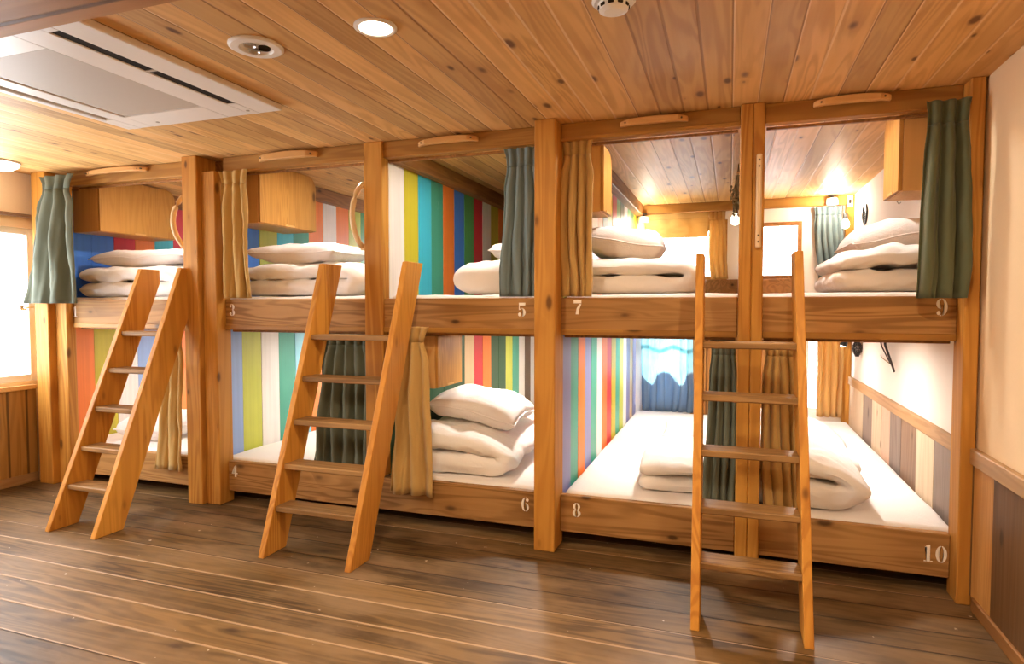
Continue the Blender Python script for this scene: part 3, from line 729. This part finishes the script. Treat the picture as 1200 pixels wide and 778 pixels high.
o = link('shade', bm, M['black'], parent=rt, smooth=False); o.rotation_euler = (.2, .25, 0)
bm = bmesh.new(); tube(bm, [(.02, .0, .09), (.022, .03, .13), (.02, .075, .14)], .006); link('arm', bm, M['black'], parent=rt)
bm = bmesh.new(); lathe(bm, [(0, -.012), (.022, -.01), (.024, .004), (0, .006)], 16); link('light_bulb', bm, M['bulb'], parent=rt)
# dried flowers
rt = thing('dried_flowers', 'dried flower bunch hanging head down in bunk 7', 'flowers', (.045, 1.25, 2.285))
bm = bmesh.new(); rnd = random.Random(4); hb = bmesh.new()
for i in range(16):
    a = rnd.uniform(0, 6.28); L = rnd.uniform(.22, .36); sp = rnd.uniform(.01, .05)
    e = (max(-.09, min(.025, cos(a) * sp - .02)), sin(a) * sp, -L)
    tube(bm, [(0, 0, 0), (e[0] * .25, e[1] * .25, -L * .4), e], .003, 5)
    for k in range(4): 
        z = e[2] + k * .025; lathe(hb, [(0, -.016), (.007, -.004), (.008, .004), (0, .014)], 6, (e[0] + rnd.uniform(-.008, .008), e[1] + rnd.uniform(-.008, .008), z))
link('stems', bm, M['dry'], parent=rt); link('seed_heads', hb, M['dry'], parent=rt)
bm = bmesh.new(); lathe(bm, [(0, -.075), (.012, -.07), (.012, -.055), (0, -.05)], 12); link('string_tie', bm, M['cabedge'], parent=rt)
# vent, hook, switch on the white wall of bunk 9
rt = thing('round_vent', 'round black vent in the white wall of bunk 9', 'vent', (XR - .006, 2.42, 2.06))
bm = bmesh.new(); lathe(bm, [(0, 0), (.085, 0), (.085, .012), (.07, .014), (.066, .006), (0, .006)], 28)
o = link('vent_ring', bm, M['black'], parent=rt); o.rotation_euler = (0, -pi / 2, 0)
bm = bmesh.new()
for k in range(-3, 4): box(bm, -.010, -.006, -.062 * sqrt(1 - (k / 4) ** 2), .062 * sqrt(1 - (k / 4) ** 2), k * .018 - .004, k * .018 + .004)
link('grille', bm, M['dark'], parent=rt)
rt = thing('wall_hook', 'small metal hook under the cabinet of bunk 9', 'hook', (XR - .006, 1.25, 2.0))
bm = bmesh.new(); box(bm, -.004, -.0005, -.012, .012, -.02, .02, bev=.002); link('plate', bm, M['steel'], parent=rt)
bm = bmesh.new(); tube(bm, [(-.003, 0, .01), (-.025, 0, .005), (-.035, 0, -.02), (-.025, 0, -.035), (-.015, 0, -.025)], .004); link('hook_arm', bm, M['steel'], parent=rt)
rt = thing('switch_plate', 'small white switch on the corner post of bunk 9', 'switch', (.985, 2.894, 2.24))
link('plate', B(-.022, .022, -.008, .0, -.05, .05, bev=.003), M['white'], parent=rt); link('rocker', B(-.010, .010, -.012, -.008, -.018, .018, bev=.002), M['dark'], parent=rt)
# dried twig and dark bundle on the wall of bunk 10
rt = thing('hanging_twig', 'forked dark twig hanging on the bright wall of bunk 10', 'twig', (XR - .02, 1.6, 1.13))
bm = bmesh.new(); tube(bm, [(0, 0, .02), (-.02, -.12, -.07), (-.02, -.34, -.20), (-.02, -.38, -.225)], .009, 6, .006); link('main_stem', bm, M['twig'], parent=rt)
bm = bmesh.new(); tube(bm, [(0, .14, -.03), (-.02, -.02, -.085), (-.02, -.28, -.185)], .006, 6, .004); link('side_shoot', bm, M['twig'], parent=rt)
bm = bmesh.new(); tube(bm, [(0, .10, -.155), (-.02, -.05, -.165), (-.02, -.27, -.185)], .003, 6, .003); link('thin_shoot', bm, M['dry'], parent=rt)
rt = thing('pine_cone', 'small dark cone hanging by the far corner of bunk 10', 'cone', (XR - .045, 2.42, .90))
bm = bmesh.new(); rnd = random.Random(9)
for k in range(9):
    z = .015 + k * .014; r = .038 * sin(pi * (k + 1.2) / 11)
    for j in range(8):
        a = j * pi / 4 + k * .4; lathe(bm, [(0, -.008), (.010, 0), (0, .012)], 5, (r * .8 * cos(a), r * .8 * sin(a), z))
link('scales', bm, M['twig'], parent=rt)
bm = bmesh.new(); tube(bm, [(0, 0, .13), (.008, 0, .20), (.035, 0, .24)], .004, 6); link('cord', bm, M['twig'], parent=rt)

# ------------------------------------------------------------------ ceiling fixtures
AX0, AX1, AY0, AY1 = -3.08, -2.07, -1.80, -.76; AZ = 2.272
ac = thing('air_conditioner', 'white ceiling cassette air conditioner with grey panel and dark slot', 'air conditioner', ((AX0 + AX1) / 2, (AY0 + AY1) / 2, H))
cx, cy = (AX0 + AX1) / 2, (AY0 + AY1) / 2
def lx(a): return a - cx
def ly(a): return a - cy
GX0, GX1 = -2.90, -2.40
SX0, SX1 = -2.255, -2.205
bm = bmesh.new(); z0, z1 = AZ - H, -.0005
box(bm, lx(AX0), lx(-3.04), ly(AY0), ly(AY1), z0, z1, bev=.004); box(bm, lx(-2.99), lx(GX0), ly(AY0), ly(AY1), z0, z1, bev=.004)
box(bm, lx(GX1), lx(SX0), ly(AY0), ly(AY1), z0, z1, bev=.004); box(bm, lx(SX1), lx(AX1), ly(AY0), ly(AY1), z0, z1, bev=.004)
box(bm, lx(GX0), lx(GX1), ly(AY1 - .17), ly(AY1), z0, z1); box(bm, lx(GX0), lx(GX1), ly(AY0), ly(AY0 + .15), z0, z1)
for a, b in ((-3.04, -2.99), (SX0, SX1)):
    box(bm, lx(a), lx(b), ly(AY1 - .16), ly(AY1), z0, z1); box(bm, lx(a), lx(b), ly(AY0), ly(AY0 + .06), z0, z1)
link('fascia', bm, M['white'], parent=ac)
link('intake_panel', B(lx(GX0 + .006), lx(GX1 - .006), ly(AY0 + .156), ly(AY1 - .176), z0 + .004, z1, bev=.003), M['grey'], parent=ac)
link('slot_well', B(lx(SX0), lx(SX1), ly(AY0 + .06), ly(AY1 - .16), z0 + .004, -.0008), M['dark'], parent=ac)
link('slot_well', B(lx(-3.04), lx(-2.99), ly(AY0 + .06), ly(AY1 - .16), -.006, -.0008), M['dark'], parent=ac)
lb = B(-.020, .020, ly(AY0 + .065), ly(AY1 - .165), -.002, .002, bev=.0015)
o = link('louver', lb, M['white'], parent=ac, loc=(lx(-3.015), 0, -.018)); o.rotation_euler = (0, .25, 0)
link('slot_divider', B(lx(SX0), lx(SX1), ly(-1.36), ly(-1.345), z0 + .001, z0 + .006), M['grey'], parent=ac)
for x in (AX1 - .16, AX0 + .27): link('screw_cap', lathe(bmesh.new(), [(0, -.003), (.008, -.003), (.009, 0)], 12, (lx(x), ly(AY1 - .055), z0)), M['grey'], parent=ac)

def downlight(label, x, y, lit=True, power=17., z=H):
    root = thing('downlight', label, 'ceiling light', (x, y, z), 'recessed ceiling lights')
    link('trim_ring', lathe(bmesh.new(), [(.058, -.001), (.075, -.001), (.075, -.006), (.066, -.010), (.058, -.008), (.058, -.001)], 32), M['white'], parent=root)
    link('lens', lathe(bmesh.new(), [(0, -.0045), (.0575, -.0045), (.0575, -.001), (0, -.001)], 32), M['lens'], parent=root)
    L = bpy.data.lights.new('downlight_lamp', 'AREA'); L.shape = 'DISK'; L.size = .11; L.energy = power; L.color = (1, .80, .55)
    lo = bpy.data.objects.new('downlight_lamp', L); COL.objects.link(lo); lo.parent = root; lo.location = (0, 0, -.012)
    return root
downlight('lit round downlight in the plank ceiling', -1.187, -1.352)
for k, (x, y) in enumerate(((-4.0, -3.6), (-2.4, -3.6), (-.8, -3.6), (.3, -3.6), (.35, -1.6))):  # unseen downlights added to light the room
    downlight('added unseen downlight lighting the room from outside the view', x, y)
rt = thing('added_ceiling_lamp', 'added glowing lamp standing in for the bright patch of ceiling by the left wall', 'ceiling light', (-4.70, -.42, H))  # lamp added to brighten the ceiling in this corner
link('base', lathe(bmesh.new(), [(0, -.0005), (.13, -.0005), (.13, -.012), (0, -.012)], 40), M['white'], parent=rt)
link('diffuser', lathe(bmesh.new(), [(.122, -.012), (.118, -.03), (.09, -.048), (.04, -.056), (0, -.057)], 40), M['dome'], parent=rt, smooth=True)
L = bpy.data.lights.new('added_lamp_glow', 'POINT'); L.shadow_soft_size = .06; L.energy = 1.5; L.color = (1, .92, .82)
lo = bpy.data.objects.new('added_lamp_glow', L); COL.objects.link(lo); lo.parent = rt; lo.location = (0, 0, -.12)
rt = thing('ceiling_spot', 'white round unlit ceiling fixture with three small lenses', 'ceiling light', (-1.70, -1.356, H))
link('housing', lathe(bmesh.new(), [(0, -.0005), (.10, -.0005), (.10, -.006), (.09, -.011), (.062, -.012), (.058, -.004), (0, -.004)], 40), M['white'], parent=rt)
for k in range(3):
    a = k * 2.1 + .4
    bm = bmesh.new(); lathe(bm, [(0, -.006), (.016, -.006), (.020, -.012), (.022, -.012), (.022, -.004), (0, -.004)], 16, (.03 * cos(a), .03 * sin(a), 0)); link('small_lens', bm, M['steel'] if k else M['dark'], parent=rt)
rt = thing('smoke_detector', 'round white smoke detector with dark slots on the plank ceiling', 'smoke detector', (-.362, -1.28, H))
link('base', lathe(bmesh.new(), [(0, -.0005), (.068, -.0005), (.07, -.012), (.062, -.020), (0, -.020)], 36), M['white'], parent=rt)
link('cap', lathe(bmesh.new(), [(0, -.020), (.05, -.020), (.046, -.040), (.03, -.046), (0, -.047)], 36), M['white'], parent=rt)
bm = bmesh.new()
for k in range(10):
    a = k * 2 * pi / 10; tb = B(-.009, .009, .0445, .0505, -.036, -.026, bev=.002)
    bmesh.ops.rotate(tb, verts=tb.verts[:], cent=(0, 0, 0), matrix=Matrix.Rotation(a, 3, 'Z'))
    me = bpy.data.meshes.new('t'); tb.to_mesh(me); tb.free(); bm.from_mesh(me); bpy.data.meshes.remove(me)
link('sensing_slot', bm, M['dark'], parent=rt)

# unseen dome lamps added to brighten the berths: behind the headers above, under the upper deck below
def dome(label, x, y, z, power):
    root = thing('added_dome_lamp', label, 'lamp', (x, y, z), 'unseen lamps added to brighten the bunks')
    link('base', lathe(bmesh.new(), [(0, -.0005), (.06, -.0005), (.06, -.010), (.05, -.012), (0, -.012)], 24), M['white'], parent=root)
    link('diffuser', lathe(bmesh.new(), [(.048, -.012), (.044, -.018), (.02, -.023), (0, -.024)], 24), M['dome'], parent=root, smooth=True)
    L = bpy.data.lights.new('added_dome_light', 'AREA'); L.shape = 'DISK'; L.size = .09; L.energy = power; L.color = (1, .93, .84)
    lo = bpy.data.objects.new('added_dome_light', L); COL.objects.link(lo); lo.parent = root; lo.location = (0, 0, -.028)
for i, (p, dx) in enumerate(((9, .35), (9, .32), (9, .12), (9, .1), (9, -.22))): dome('added unseen dome lamp behind the header, brightening the upper bunk', (MB[i][0] + MB[i][1]) / 2 + dx, .26, H, p)
for i, p in enumerate((8, 9, 11, 13, 13)):
    for y in (.85, 2.1): dome('added unseen dome lamp under the deck, brightening the lower bunk', (MB[i][0] + MB[i][1]) / 2 + (.12 if i == 2 else .05 if i < 4 else -.1), y, 1.162, p)

# ------------------------------------------------------------------ light
W = bpy.data.worlds.new('daylight'); S.world = W; W.use_nodes = True
bg = W.node_tree.nodes['Background']; bg.inputs[0].default_value = (.93, .97, 1, 1); bg.inputs[1].default_value = 12.0
def portal(loc, rot, sx, sy):
    L = bpy.data.lights.new('window_portal', 'AREA'); L.shape = 'RECTANGLE'; L.size = sx; L.size_y = sy; L.cycles.is_portal = True
    o = bpy.data.objects.new('window_portal', L); COL.objects.link(o); o.location = loc; o.rotation_euler = rot
portal((XL - .11, (WL[0] + WL[1]) / 2, (WL[2] + WL[3]) / 2), (0, -pi / 2, 0), WL[3] - WL[2], WL[1] - WL[0])
for a, b, c, d in BH: portal(((a + b) / 2, YB + .11, (c + d) / 2), (-pi / 2, 0, 0), b - a, d - c)

# ------------------------------------------------------------------ camera
cam = bpy.data.cameras.new('camera'); co = bpy.data.objects.new('camera', cam); COL.objects.link(co)
co.location = (0, -3.3, 1.32)
yaw, pit = .33563, .0414
f = Vector((-sin(yaw) * cos(pit), cos(yaw) * cos(pit), -sin(pit)))
co.rotation_euler = f.to_track_quat('-Z', 'Y').to_euler()
cam.sensor_width = 36; cam.lens = 36 * 731 / 1200; cam.clip_start = .05
S.camera = co
S.view_settings.view_transform = 'Standard'; S.view_settings.look = 'None'; S.view_settings.gamma = 1; S.view_settings.use_curve_mapping = False
S.view_settings.exposure = .3
S.cycles.use_denoising = True
S.cycles.max_bounces = 10; S.cycles.diffuse_bounces = 6; S.cycles.transparent_max_bounces = 12
S.cycles.sample_clamp_indirect = 8
